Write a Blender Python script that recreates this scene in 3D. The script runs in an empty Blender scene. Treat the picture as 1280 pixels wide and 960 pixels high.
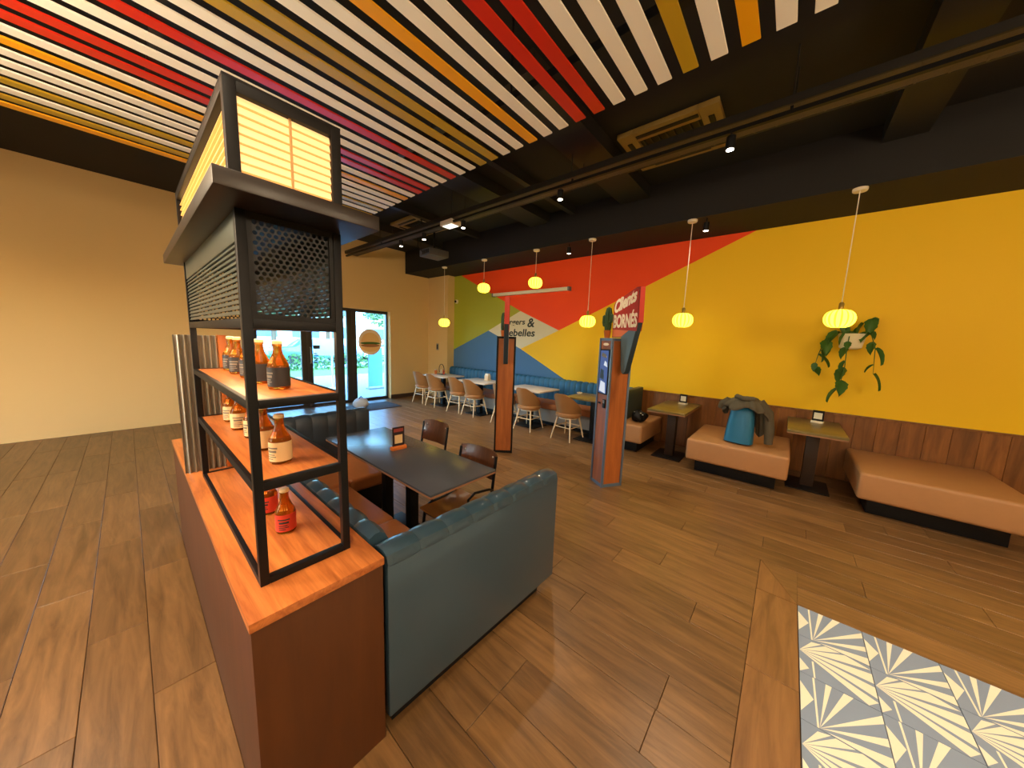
import bpy, bmesh, math, random
from mathutils import Vector, Matrix
random.seed(7)
sc = bpy.context.scene
C = sc.collection
R = math.radians

# ------------------------------------------------------------------ camera, world, exposure
F_PX = 407.0
cam_d = bpy.data.cameras.new('camera'); cam = bpy.data.objects.new('camera', cam_d); C.objects.link(cam)
yaw, pitch, roll = R(40.2028), R(-7.4648), R(2.0716)
fw = Vector((math.cos(yaw)*math.cos(pitch), math.sin(yaw)*math.cos(pitch), math.sin(pitch)))
rt = Vector((math.sin(yaw), -math.cos(yaw), 0)); up = rt.cross(fw)
r2 = rt*math.cos(roll) + up*math.sin(roll); u2 = -rt*math.sin(roll) + up*math.cos(roll)
cam.matrix_world = Matrix(((r2.x, u2.x, -fw.x, 0), (r2.y, u2.y, -fw.y, 0), (r2.z, u2.z, -fw.z, 1.65), (0, 0, 0, 1)))
cam_d.sensor_width = 36; cam_d.sensor_fit = 'HORIZONTAL'; cam_d.lens = 36*F_PX/1280
cam_d.clip_start = 0.02; cam_d.clip_end = 300
sc.camera = cam
sc.view_settings.view_transform = 'Standard'; sc.view_settings.look = 'None'
sc.view_settings.gamma = 1; sc.view_settings.use_curve_mapping = False
sc.view_settings.exposure = 1.22

world = bpy.data.worlds.new('world'); sc.world = world; world.use_nodes = True
wn = world.node_tree; bg = wn.nodes['Background']
sky = wn.nodes.new('ShaderNodeTexSky'); sky.sky_type = 'NISHITA'; sky.sun_disc = False
sky.sun_elevation = R(38); sky.sun_rotation = R(200); sky.air_density = 1.3; sky.dust_density = 1.0
wn.links.new(sky.outputs[0], bg.inputs[0]); bg.inputs[1].default_value = 1.6

sun_d = bpy.data.lights.new('sun', 'SUN'); sun_d.energy = 0.8; sun_d.angle = R(2); sun_d.color = (1, .95, .86)
sun = bpy.data.objects.new('sun', sun_d); C.objects.link(sun); sun.rotation_euler = (R(50), 0, R(25))

def portal(x, y, z, sx, sz, rot):
    d = bpy.data.lights.new('portal', 'AREA'); d.shape = 'RECTANGLE'; d.size = sx; d.size_y = sz
    d.cycles.is_portal = True
    o = bpy.data.objects.new('portal', d); C.objects.link(o); o.location = (x, y, z); o.rotation_euler = rot
portal(3.05, 8.32, 1.15, 2.9, 2.3, (R(-90), 0, 0))
portal(-4.1, 3.75, 1.5, 1.5, 2.2, (0, R(-90), 0))

# ------------------------------------------------------------------ room constants
WX, WY, ZS, ZC = 5.95, 8.1, 3.345, 3.9      # mural wall, window wall, soffit, ceiling
X0, Y0 = -4.0, -4.5                          # the two walls behind the camera

# ------------------------------------------------------------------ materials
def lin(c):
    f = lambda v: (v/12.92 if v <= .04045 else ((v+.055)/1.055)**2.4)
    return (f(c[0]/255), f(c[1]/255), f(c[2]/255), 1)
MATS = {}
def mat(name, rgb, rough=.5, metal=0, spec=.5, coat=0, emit=None, estr=0, noise=0, nscale=8, bump=0, bscale=60, trans=0, ior=1.45, sss=0):
    if name in MATS: return MATS[name]
    m = bpy.data.materials.new(name); m.use_nodes = True; MATS[name] = m
    nt = m.node_tree; b = nt.nodes['Principled BSDF']
    b.inputs['Base Color'].default_value = lin(rgb); b.inputs['Roughness'].default_value = rough
    b.inputs['Metallic'].default_value = metal; b.inputs['Specular IOR Level'].default_value = spec
    b.inputs['Coat Weight'].default_value = coat; b.inputs['IOR'].default_value = ior
    b.inputs['Transmission Weight'].default_value = trans
    if emit: b.inputs['Emission Color'].default_value = lin(emit); b.inputs['Emission Strength'].default_value = estr
    if noise or bump:
        tc = nt.nodes.new('ShaderNodeTexCoord')
    if noise:
        n = nt.nodes.new('ShaderNodeTexNoise'); n.inputs['Scale'].default_value = nscale; n.inputs['Detail'].default_value = 5
        mx = nt.nodes.new('ShaderNodeMix'); mx.data_type = 'RGBA'
        c = lin(rgb); mx.inputs[6].default_value = tuple(v*(1-noise) for v in c[:3])+(1,); mx.inputs[7].default_value = tuple(min(1, v*(1+noise)) for v in c[:3])+(1,)
        nt.links.new(tc.outputs['Object'], n.inputs['Vector']); nt.links.new(n.outputs[0], mx.inputs[0]); nt.links.new(mx.outputs[2], b.inputs['Base Color'])
    if bump:
        n = nt.nodes.new('ShaderNodeTexNoise'); n.inputs['Scale'].default_value = bscale; n.inputs['Detail'].default_value = 3
        bp = nt.nodes.new('ShaderNodeBump'); bp.inputs['Strength'].default_value = bump; bp.inputs['Distance'].default_value = .004
        nt.links.new(tc.outputs['Object'], n.inputs['Vector']); nt.links.new(n.outputs[0], bp.inputs['Height']); nt.links.new(bp.outputs[0], b.inputs['Normal'])
    return m

def wood(name, dark, light, axis='Y', scale=5, rough=.4, coat=0, stretch=9, rand=0, bump=.15, spec=.5):
    """streaky grain running along one object axis; rand shifts tone and grain from object to object"""
    if name in MATS: return MATS[name]
    m = bpy.data.materials.new(name); m.use_nodes = True; MATS[name] = m
    nt = m.node_tree; N = nt.nodes; L = nt.links; b = N['Principled BSDF']
    tc = N.new('ShaderNodeTexCoord'); mp = N.new('ShaderNodeMapping')
    s = {'X': (1/stretch*3, 3, 3), 'Y': (3, 1/stretch*3, 3), 'Z': (3, 3, 1/stretch*3)}[axis]
    mp.inputs['Scale'].default_value = tuple(v*scale for v in s)
    L.new(tc.outputs['Object'], mp.inputs['Vector'])
    oi = N.new('ShaderNodeObjectInfo')
    mul = N.new('ShaderNodeVectorMath'); mul.operation = 'SCALE'; mul.inputs[3].default_value = 40
    cmb = N.new('ShaderNodeCombineXYZ')
    for i in range(3): L.new(oi.outputs['Random'], cmb.inputs[i])
    L.new(cmb.outputs[0], mul.inputs[0]); add = N.new('ShaderNodeVectorMath'); add.operation = 'ADD'
    L.new(mp.outputs[0], add.inputs[0]); L.new(mul.outputs[0], add.inputs[1])
    n = N.new('ShaderNodeTexNoise'); n.inputs['Scale'].default_value = 1.6; n.inputs['Detail'].default_value = 7; n.inputs['Roughness'].default_value = .65; n.inputs['Distortion'].default_value = .6
    L.new(add.outputs[0], n.inputs['Vector'])
    cr = N.new('ShaderNodeValToRGB'); cr.color_ramp.elements[0].position = .3; cr.color_ramp.elements[1].position = .7
    cr.color_ramp.elements[0].color = lin(dark); cr.color_ramp.elements[1].color = lin(light)
    L.new(n.outputs[0], cr.inputs[0])
    out = cr.outputs[0]
    if rand:
        mr = N.new('ShaderNodeMapRange'); mr.inputs[3].default_value = 1-rand; mr.inputs[4].default_value = 1+rand
        L.new(oi.outputs['Random'], mr.inputs[0])
        sc_ = N.new('ShaderNodeVectorMath'); sc_.operation = 'SCALE'; L.new(out, sc_.inputs[0]); L.new(mr.outputs[0], sc_.inputs[3]); out = sc_.outputs[0]
    L.new(out, b.inputs['Base Color']); b.inputs['Roughness'].default_value = rough; b.inputs['Coat Weight'].default_value = coat
    b.inputs['Specular IOR Level'].default_value = spec
    bp = N.new('ShaderNodeBump'); bp.inputs['Strength'].default_value = bump; bp.inputs['Distance'].default_value = .003
    L.new(n.outputs[0], bp.inputs['Height']); L.new(bp.outputs[0], b.inputs['Normal'])
    return m

def glass_mat(name, tint=(255, 255, 255), refl=.06):
    m = bpy.data.materials.new(name); m.use_nodes = True; MATS[name] = m
    nt = m.node_tree; N = nt.nodes; L = nt.links; N.remove(N['Principled BSDF'])
    t = N.new('ShaderNodeBsdfTransparent'); t.inputs[0].default_value = lin(tint)
    g = N.new('ShaderNodeBsdfGlossy'); g.inputs['Roughness'].default_value = .02
    fr = N.new('ShaderNodeFresnel'); fr.inputs[0].default_value = 1.3
    mx = N.new('ShaderNodeMixShader'); L.new(fr.outputs[0], mx.inputs[0]); L.new(t.outputs[0], mx.inputs[1]); L.new(g.outputs[0], mx.inputs[2])
    L.new(mx.outputs[0], N['Material Output'].inputs[0]); return m

def emis(name, rgb, s):
    if name in MATS: return MATS[name]
    m = bpy.data.materials.new(name); m.use_nodes = True; MATS[name] = m
    nt = m.node_tree; N = nt.nodes; N.remove(N['Principled BSDF']); e = N.new('ShaderNodeEmission')
    e.inputs[0].default_value = lin(rgb); e.inputs[1].default_value = s
    nt.links.new(e.outputs[0], N['Material Output'].inputs[0]); return m

M_plank = wood('floor_plank_wood', (90, 64, 36), (134, 99, 60), 'Y', 4.6, .34, 0, 10, .16, .25)
M_border = wood('border_plank_wood', (104, 72, 42), (150, 108, 64), 'X', 3.5, .36, 0, 10, .10, .3)
M_grout = mat('floor_grout', (70, 52, 34), .8)
M_tile_g = mat('tile_blue_grey', (132, 148, 170), .4, noise=.08)
M_tile_c = mat('tile_cream', (230, 228, 206), .4, noise=.04)
M_black = mat('ceiling_black', (26, 24, 23), .75)
M_blackm = mat('black_metal', (15, 15, 17), .45, 0, .28)
M_beam = mat('ceiling_steel', (32, 30, 28), .55)
M_beige = mat('beige_wall_paint', (216, 184, 126), .75, bump=.08, bscale=90)
M_oak = wood('counter_oak', (150, 84, 42), (196, 122, 66), 'X', 6, .36, .1, 14, 0, .25)
M_oakY = wood('shelf_oak', (152, 78, 32), (218, 134, 68), 'Y', 6, .34, .1, 14, .06, .2)
M_body = wood('counter_body_brown', (72, 37, 8), (88, 47, 13), 'Z', 3, .5, 0, 9, 0, .08)
M_brown = wood('cornice_brown', (28, 21, 17), (36, 27, 21), 'X', 3, .34, .0, 10, 0, .05)
M_blue = mat('blue_vinyl', (50, 74, 90), .3, spec=.55, coat=.5, bump=.06, bscale=300, noise=.05)
M_navy = mat('navy_vinyl', (44, 56, 70), .36, spec=.5, bump=.06, bscale=300)
M_bqblue = mat('banquette_blue', (44, 108, 156), .42, bump=.06, bscale=300)
M_tan = mat('tan_leather', (176, 112, 66), .48, bump=.15, bscale=220, noise=.08, nscale=14)
M_beigel = mat('pale_tan_leather', (172, 124, 80), .5, bump=.15, bscale=220, noise=.06, nscale=14)
M_top = mat('dark_grey_tabletop', (80, 84, 92), .24, spec=.6, noise=.06, nscale=6)
M_edge = mat('tabletop_edge', (150, 106, 74), .5)
M_marble = mat('white_marble_top', (218, 214, 208), .25, noise=.06, nscale=5)
M_olive = wood('olive_top', (96, 82, 44), (126, 108, 62), 'Y', 4, .3, 0, 9, 0, .08)
M_beech = mat('beech_leg', (226, 200, 160), .45)
M_tub = mat('caramel_leather', (158, 112, 66), .45, bump=.1, bscale=200, noise=.07, nscale=10)
M_ply = wood('brown_plywood', (66, 38, 22), (100, 62, 38), 'Z', 4, .28, .4, 9, .1, .05)
M_kwood = wood('kiosk_wood', (140, 74, 30), (182, 104, 48), 'Z', 3, .4, .1, 10, .06, .12)
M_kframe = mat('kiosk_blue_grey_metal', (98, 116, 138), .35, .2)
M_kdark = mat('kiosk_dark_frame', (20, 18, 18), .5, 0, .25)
M_wains = wood('wainscot_wood', (104, 62, 24), (148, 94, 44), 'Z', 3, .45, 0, 10, .2, .15)
M_white = mat('white_paint', (232, 226, 212), .5)
M_cream = mat('cream_plastic', (230, 222, 200), .45)
M_red = mat('mural_red', (248, 74, 12), .62)
M_yel = mat('mural_yellow', (246, 198, 6), .62)
M_grn = mat('mural_green', (168, 172, 48), .62)
M_blu = mat('mural_blue', (74, 118, 166), .62)
M_wht = mat('mural_cream', (226, 216, 188), .62)
M_s_w = mat('slat_white', (246, 242, 230), .55)
M_s_r = mat('slat_red', (206, 40, 16), .35)
M_s_y = mat('slat_yellow', (240, 168, 10), .4)
M_s_o = mat('slat_olive', (186, 152, 30), .35)
M_amber = mat('amber_glass', (204, 120, 30), .05, spec=.6, trans=.8, ior=1.25)
M_cap = mat('cream_cap', (226, 206, 160), .4)
M_lab_d = mat('black_label', (44, 46, 52), .5)
M_lab_c = mat('cream_label', (226, 196, 146), .55)
M_lab_r = mat('red_label', (206, 60, 40), .5)
M_print = mat('label_print', (120, 112, 100), .6)
M_globe = emis('pendant_glow', (255, 226, 54), 3.0)
M_globe2 = emis('pendant_rib_glow', (250, 206, 44), 1.0)
M_brass = mat('brass', (196, 168, 96), .3, .9)
M_diff = mat('lightbox_diffuser', (240, 200, 130), .6, emit=(255, 204, 136), estr=.42)
M_glass = glass_mat('window_glass', (200, 230, 246))
M_alu = mat('dark_brown_frame', (58, 52, 50), .4, .3)
M_perf = mat('black_perforated_steel', (20, 21, 24), .45, .1)
M_corr = mat('galvanised_steel', (178, 172, 160), .35, .7)
M_orange = mat('orange_stained_wood', (206, 112, 44), .45)
M_grey = mat('mid_grey_plastic', (120, 122, 126), .5)
M_cactus = mat('cactus_green', (44, 74, 40), .6)
M_leaf = mat('leaf_green', (58, 98, 34), .45, noise=.2, nscale=9)
M_bag = mat('blue_bag_shell', (36, 104, 140), .38, spec=.4)
M_jacket = mat('olive_grey_cloth', (84, 76, 60), .85, noise=.18, nscale=7, bump=.3, bscale=40)
M_acp = mat('air_conditioner_bronze', (150, 124, 66), .5)

# ------------------------------------------------------------------ mesh builder
class MB:
    def __init__(s): s.v = []; s.f = []; s.mi = []; s.m = 0; s.T = None
    def add(s, vs, fs):
        o = len(s.v)
        for p in vs:
            s.v.append(tuple(s.T @ Vector(p)) if s.T is not None else tuple(p))
        for f in fs: s.f.append(tuple(i+o for i in f)); s.mi.append(s.m)
        return s
    def box(s, x0, x1, y0, y1, z0, z1):
        return s.add([(x0,y0,z0),(x1,y0,z0),(x1,y1,z0),(x0,y1,z0),(x0,y0,z1),(x1,y0,z1),(x1,y1,z1),(x0,y1,z1)],
                     [(3,2,1,0),(4,5,6,7),(0,1,5,4),(1,2,6,5),(2,3,7,6),(3,0,4,7)])
    def cbox(s, c, d): return s.box(c[0]-d[0]/2, c[0]+d[0]/2, c[1]-d[1]/2, c[1]+d[1]/2, c[2]-d[2]/2, c[2]+d[2]/2)
    def prism(s, poly, fn, t0, t1):
        """poly of 2-D points; fn(u, v, t) -> xyz"""
        n = len(poly); vs = [fn(u, v, t0) for u, v in poly]+[fn(u, v, t1) for u, v in poly]
        fs = [tuple(range(n-1, -1, -1)), tuple(range(n, 2*n))]+[(i, (i+1) % n, n+(i+1) % n, n+i) for i in range(n)]
        return s.add(vs, fs)
    def tube(s, pts, r, n=8, caps=True):
        pts = [Vector(p) for p in pts]; rs = r if isinstance(r, (list, tuple)) else [r]*len(pts)
        vs = []; fs = []; ref = None
        for i, p in enumerate(pts):
            a = pts[max(i-1, 0)]; b = pts[min(i+1, len(pts)-1)]; d = (b-a).normalized()
            if ref is None:
                ref = d.orthogonal().normalized()
            ref = (ref - d*ref.dot(d)).normalized(); q = d.cross(ref)
            for k in range(n):
                w = 2*math.pi*k/n; vs.append(tuple(p+(ref*math.cos(w)+q*math.sin(w))*rs[i]))
        for i in range(len(pts)-1):
            for k in range(n): fs.append((i*n+k, i*n+(k+1) % n, (i+1)*n+(k+1) % n, (i+1)*n+k))
        if caps: fs.append(tuple(range(n-1, -1, -1))); fs.append(tuple((len(pts)-1)*n+k for k in range(n)))
        return s.add(vs, fs)
    def lathe(s, prof, n=16, c=(0, 0, 0), fn=None, close=True):
        vs = []; fs = []
        for r, z in prof:
            for k in range(n):
                w = 2*math.pi*k/n; rr = r*(fn(w) if fn else 1)
                vs.append((c[0]+rr*math.cos(w), c[1]+rr*math.sin(w), c[2]+z))
        m = len(prof)
        for i in range(m-1):
            for k in range(n): fs.append((i*n+k, i*n+(k+1) % n, (i+1)*n+(k+1) % n, (i+1)*n+k))
        if close: fs.append(tuple(range(n-1, -1, -1))); fs.append(tuple((m-1)*n+k for k in range(n)))
        return s.add(vs, fs)
    def grid(s, fn, nu, nv, thick=None):
        """fn(u,v) in 0..1 -> xyz; with thick=(fn2) closes the sheet with a second surface"""
        vs = [fn(i/nu, j/nv) for i in range(nu+1) for j in range(nv+1)]; w = nv+1
        fs = [(i*w+j, (i+1)*w+j, (i+1)*w+j+1, i*w+j+1) for i in range(nu) for j in range(nv)]
        if thick:
            o = len(vs); vs += [thick(i/nu, j/nv) for i in range(nu+1) for j in range(nv+1)]
            fs += [(o+i*w+j, o+i*w+j+1, o+(i+1)*w+j+1, o+(i+1)*w+j) for i in range(nu) for j in range(nv)]
            for i in range(nu):
                fs.append((i*w, o+i*w, o+(i+1)*w, (i+1)*w)); fs.append((i*w+nv, (i+1)*w+nv, o+(i+1)*w+nv, o+i*w+nv))
            for j in range(nv):
                fs.append((j, j+1, o+j+1, o+j)); fs.append((nu*w+j, o+nu*w+j, o+nu*w+j+1, nu*w+j+1))
        return s.add(vs, fs)
    def mesh(s, name, mats, bevel=0, seg=2, smooth=True, fix=True):
        me = bpy.data.meshes.new(name); me.from_pydata(s.v, [], s.f)
        if not isinstance(mats, (list, tuple)): mats = [mats]
        for m in mats: me.materials.append(m)
        for p, i in zip(me.polygons, s.mi): p.material_index = i
        bm = bmesh.new(); bm.from_mesh(me)
        if fix: bmesh.ops.recalc_face_normals(bm, faces=bm.faces)
        if bevel:
            es = [e for e in bm.edges if len(e.link_faces) == 2 and e.calc_face_angle(0) > .6]
            bmesh.ops.bevel(bm, geom=es, offset=bevel, segments=seg, profile=.6, affect='EDGES', clamp_overlap=True)
        if smooth:
            for f in bm.faces: f.smooth = True
            for e in bm.edges:
                e.smooth = not (len(e.link_faces) == 2 and e.calc_face_angle(0) > .65)
        bm.to_mesh(me); bm.free(); return me
    def build(s, name, mats, parent=None, bevel=0, seg=2, smooth=True, loc=None, fix=True):
        return link(name, s.mesh(name, mats, bevel, seg, smooth, fix), parent, loc)

def link(name, me, parent=None, loc=None):
    o = bpy.data.objects.new(name, me); C.objects.link(o)
    if parent: o.parent = parent
    if loc: o.location = loc
    return o
def bx(x0, x1, y0, y1, z0, z1): return MB().box(x0, x1, y0, y1, z0, z1)
def tag(o, label, cat, group=None):
    o['label'] = label; o['category'] = cat
    if group: o['group'] = group
    return o
def thing(name, label, cat, loc=(0, 0, 0), rz=0, group=None):
    o = bpy.data.objects.new(name, None); C.objects.link(o); o.location = loc; o.rotation_euler = (0, 0, rz)
    o.empty_display_size = .1
    return tag(o, label, cat, group)
def struct(o, label=None):
    o['kind'] = 'structure'
    if label: o['label'] = label
    return o
def dup(root, loc, rz, label, group=None):
    r = root.copy(); C.objects.link(r); r.location = loc; r.rotation_euler = (0, 0, rz); r['label'] = label
    if group: r['group'] = group
    for ch in list(root.children):
        c = ch.copy(); C.objects.link(c); c.parent = r
        for g in ch.children:
            d = g.copy(); C.objects.link(d); d.parent = c
    return r
def frame_m(o, xd, yd):
    xd = Vector(xd).normalized(); yd = Vector(yd).normalized(); zd = xd.cross(yd)
    return Matrix(((xd.x, yd.x, zd.x, o[0]), (xd.y, yd.y, zd.y, o[1]), (xd.z, yd.z, zd.z, o[2]), (0, 0, 0, 1)))
def text(name, body, m, material, width, height, depth=.004, shear=0, bold=0, parent=None):
    cu = bpy.data.curves.new(name, 'FONT'); cu.body = body; cu.size = 1; cu.extrude = .01; cu.shear = shear; cu.offset = bold
    cu.resolution_u = 3
    t = bpy.data.objects.new(name, cu); C.objects.link(t)
    dg = bpy.context.evaluated_depsgraph_get(); me = bpy.data.meshes.new_from_object(t.evaluated_get(dg))
    bpy.data.objects.remove(t)
    xs = [v.co.x for v in me.vertices]; ys = [v.co.y for v in me.vertices]
    x0, x1, y0, y1 = min(xs), max(xs), min(ys), max(ys)
    for v in me.vertices:
        v.co = ((v.co.x-x0)/(x1-x0)*width, (v.co.y-y0)/(y1-y0)*height, (v.co.z+.01)/.02*depth)
    me.materials.clear(); me.materials.append(material); me.transform(m); me.name = name
    return link(name, me, parent)

# ================================================================== THE SETTING
# ---- floor: slab, planks, border planks, cement tiles
floor = struct(bx(X0-.1, WX+.3, Y0-.1, WY+.3, -.1, -.006).build('floor', M_grout, smooth=False), 'brown wood-look plank floor with a mitred border around patterned tiles')
PW, PL, PX = .2125, 1.16, 1.445
plank_me = {}
def plank(x0, x1, y0, y1, axis='Y'):
    g = .0013; w, l = x1-x0-2*g, y1-y0-2*g
    if w < .02 or l < .02: return
    key = (round(w, 3), round(l, 3), axis)
    if key not in plank_me:
        plank_me[key] = bx(-w/2, w/2, -l/2, l/2, -.006, 0).mesh('plank', M_plank if axis == 'Y' else M_border, bevel=.0015, seg=1, smooth=False)
    o = link('plank', plank_me[key], floor, ((x0+x1)/2, (y0+y1)/2, random.uniform(-.0004, .0004)))
    return o
offs = {0: .286, 1: .864, 2: .0, 3: .286, 4: -.29, 5: .58, 6: -.05, 7: .286}
XB0, XB1 = PX+8*PW-.415, PX+8*PW           # border strip that runs along Y
YB0, YB1 = -.217, 0.0                       # border strip that runs along X
cam_xy = Vector((0, 0))
def seen(x, y):
    d = Vector((x, y)); 
    return d.dot(Vector((fw.x, fw.y)).normalized()) > .25
for k in range(-14, 22):
    x0 = PX+k*PW; x1 = x0+PW
    if x0 > WX: continue
    x1 = min(x1, WX)
    off = offs.get(k, random.choice([0, .29, .58, .87]))
    lo = YB1 if k < 8 else -2.4
    y = off-PL*5
    while y < WY:
        a, b = max(y, lo), min(y+PL, WY)
        if b-a > .03 and seen((x0+x1)/2, b):
            if not (x1 < .55 and x0 > .16 and a > 1.2 and b < 3.4):
                plank(x0, x1, a, b)
        y += PL
for i, (a, b) in enumerate([(.3, 1.05), (1.05, 2.0), (2.0, XB0)]):
    plank(a, b, YB0, YB1, 'X')
# mitred corner pieces
def polyplank(poly, ax):
    MB().prism(poly, lambda u, v, t: (u, v, t), -.006, 0).build('plank', M_border if ax == 'X' else M_plank, floor, smooth=False)
polyplank([(XB0+.003, YB0), (XB0+.003, YB1-.002), (XB1-.003, YB1-.002)], 'X')
polyplank([(XB0+.005, YB0-.001), (XB1-.002, YB1-.006), (XB1-.002, YB0-.001)], 'Y')
for a, b in [(YB0-1.1, YB0), (YB0-2.2, YB0-1.1)]: plank(XB0+.215, XB1, a, b); plank(XB0, XB0+.215, a, b)
# patterned cement tiles (each one a piece, print = two-tone faces)
TS = .29
def tile_mesh(kind):
    b = MB(); h = TS/2-.0015; b.m = 0; b.box(-h, h, -h, h, -.006, 0)
    b.m = 1; z = .0003
    def tri(*p): b.add([(x*h, y*h, z) for x, y in p], [tuple(range(len(p)))])
    def tri(*p): b.add([(u-TS/2, TS/2-w_, z) for u, w_ in p], [tuple(range(len(p)))])
    if kind == 0:
        tri((.043, .002), (.227, .002), (.147, .05)); tri((.002, .056), (.288, .050), (.288, .058), (.002, .063))
        for a_, c_ in (((.288, .10), (.288, .122)), ((.288, .165), (.288, .198)), ((.27, .288), (.225, .288)), ((.15, .288), (.11, .288))): tri((.004, .064), a_, c_)
        tri((.004, .09), (.06, .288), (.004, .288))
    else:
        for a_, c_ in (((.27, .056), (.288, .1)), ((.288, .115), (.288, .175)), ((.288, .195), (.262, .288)), ((.235, .288), (.17, .288)), ((.145, .288), (.075, .288)), ((.05, .288), (.004, .25))): tri((.164, .003), a_, c_)
        tri((.002, .056), (.115, .052), (.115, .06), (.002, .063)); tri((.004, .003), (.1, .003), (.05, .04))
    return b.mesh('tile', [M_tile_g, M_tile_c], smooth=False, fix=False)
tms = [tile_mesh(0), tile_mesh(1)]
for i in range(9):
    for j in range(4):
        o = link('tile', tms[i % 2], floor, (XB0-TS*(i+.5)-.002, YB0-TS*(j+.5)-.002, 0))

# ---- ceiling (black deck and lowered soffit along the mural wall)
c = MB(); c.box(X0-.1, 4.99, Y0-.1, WY+.1, ZC, ZC+.1); c.box(4.985, WX+.1, Y0-.1, WY+.1, ZS, ZC+.1)
ceiling = struct(c.build('ceiling', M_black, smooth=False), 'black painted ceiling with a lowered soffit along the mural wall')
for y, w, h in [(-.6, .3, .18), (1.0+.98, .42, .15), (3.02, .09, .12), (3.7, .42, .15), (5.3, .09, .12), (6.7, .42, .15)]:
    bx(2.2, 4.985, y-w/2, y+w/2, ZC-h, ZC).build('beam', M_beam, ceiling, smooth=False)

# ---- walls
struct(bx(WX, WX+.1, Y0-.1, WY+.35, 0, ZC).build('wall_right', M_yel, smooth=False), 'yellow wall painted with a colour-block mural')
wr = bpy.data.objects['wall_right']
YC, ZB = 7.215, .85
Pm = dict(g0=(6.94, ZS), wt=(4.852, 2.35), wr=(3.786, 1.915), wb=(4.808, 1.484), wl=(5.87, 1.896), by=(3.50, ZB), bg=(YC, 1.365), ry=(.56, ZS), cT=(YC, ZS), cB=(YC, ZB))
def paint(keys, m, label):
    poly = [Pm[k] if isinstance(k, str) else k for k in keys]
    o = MB().prism(poly, lambda u, v, t: (WX+t, u, v), -.003, .02).build('painted_shape', m, wr, smooth=False); o['label'] = label
paint(['g0', 'wt', 'wr', 'ry'], M_red, 'bright red painted triangle')
paint(['cT', 'bg', 'wl', 'wt', 'g0'], M_grn, 'olive green painted shape')
paint(['bg', 'cB', 'by', 'wb', 'wl'], M_blu, 'mid blue painted shape')
paint(['wl', 'wb', 'wr', 'wt'], M_wht, 'cream painted diamond with dark lettering')
mT = lambda y, z: frame_m((WX-.004, y, z), (0, -1, 0), (0, 0, 1))
M_ink = mat('mural_lettering', (52, 58, 54), .7)
for nm, s, y, z, w, h in [('lettering', 'Burgers', 5.42, 2.0, .72, .17), ('lettering', '&', 4.63, 1.98, .2, .2), ('lettering', 'Rebelles', 5.34, 1.77, .93, .17)]:
    text(nm, s, mT(y, z), M_ink, w, h, .003, .12, .02, wr)
# left wall with the glazed opening
GX0, GX1, GH = 1.56, 4.53, 2.3
w = MB(); T = .35
w.box(X0-.1, GX0, WY, WY+T, 0, ZC); w.box(GX1, WX+.1, WY, WY+T, 0, ZC); w.box(GX0, GX1, WY, WY+T, GH, ZC)
struct(w.build('wall_left', M_beige, smooth=False), 'plain beige wall around the glazed entrance')
struct(bx(5.72, WX, 7.215, WY, 0, ZS).build('trim_1', M_beige, smooth=False), 'beige square pilaster in the far corner')
struct(bx(X0-.1, X0, Y0, 3.0, 0, ZC).box(X0-.1, X0, 4.5, WY, 0, ZC).box(X0-.1, X0, 3.0, 4.5, 0, .4).box(X0-.1, X0, 3.0, 4.5, 2.6, ZC).build('wall_rear', M_beige, smooth=False), 'beige wall behind the viewer with an opening added for daylight')  # window opening added out of view to let daylight in
struct(bx(X0, WX, Y0-.1, Y0, 0, ZC).build('wall_side', M_beige, smooth=False), 'beige wall at the near end of the room')
struct(bx(GX1, 5.72, WY-.015, WY, 0, .1).build('baseboard_left', mat('dark_baseboard', (70, 52, 40), .5), smooth=False), 'low dark skirting under the beige wall')
# glazed entrance: frame members and panes
GY = WY+.16
def glazed(name, x0, x1, label, jl, jr):
    root = bpy.data.objects.new(name, None); C.objects.link(root); struct(root, label)
    f = bx(x0, x0+jl, GY-.03, GY+.04, 0, GH).build('stile', M_alu, root, .004)
    bx(x1-jr, x1, GY-.03, GY+.04, 0, GH).build('stile', M_alu, root, .004)
    bx(x0+jl, x1-jr, GY-.03, GY+.04, GH-.07, GH).build('top_rail', M_alu, root, .004)
    bx(x0+jl, x1-jr, GY-.03, GY+.04, 0, .06).build('bottom_rail', M_alu, root, .004)
    bx(x0+jl, x1-jr, GY, GY+.008, .06, GH-.07).build('pane', M_glass, root, smooth=False)
    return root
g1 = glazed('window_1', GX0, 2.60, 'fixed pane of the glazed entrance', .12, .11)
d1 = glazed('door_1', 2.60, 3.585, 'glass entrance door leaf with small stickers', .11, .115)
g2 = glazed('window_2', 3.585, GX1, 'fixed pane nearest the corner', .115, .04)
h = MB(); h.tube([(2.66, GY-.03, 1.0), (2.66, GY-.07, 1.0), (2.66, GY-.07, 1.35), (2.66, GY-.03, 1.35)], .012); h.build('handle', M_corr, d1)
bx(2.73, 2.87, GY-.006, GY-.001, 1.32, 1.40).build('sticker', M_navy, d1, smooth=False)
for i in range(6): bx(2.74, 2.74+random.uniform(.06, .1), GY-.006, GY-.001, 1.0+i*.04, 1.022+i*.04).build('sticker_line', M_kdark, d1, smooth=False)
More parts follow.
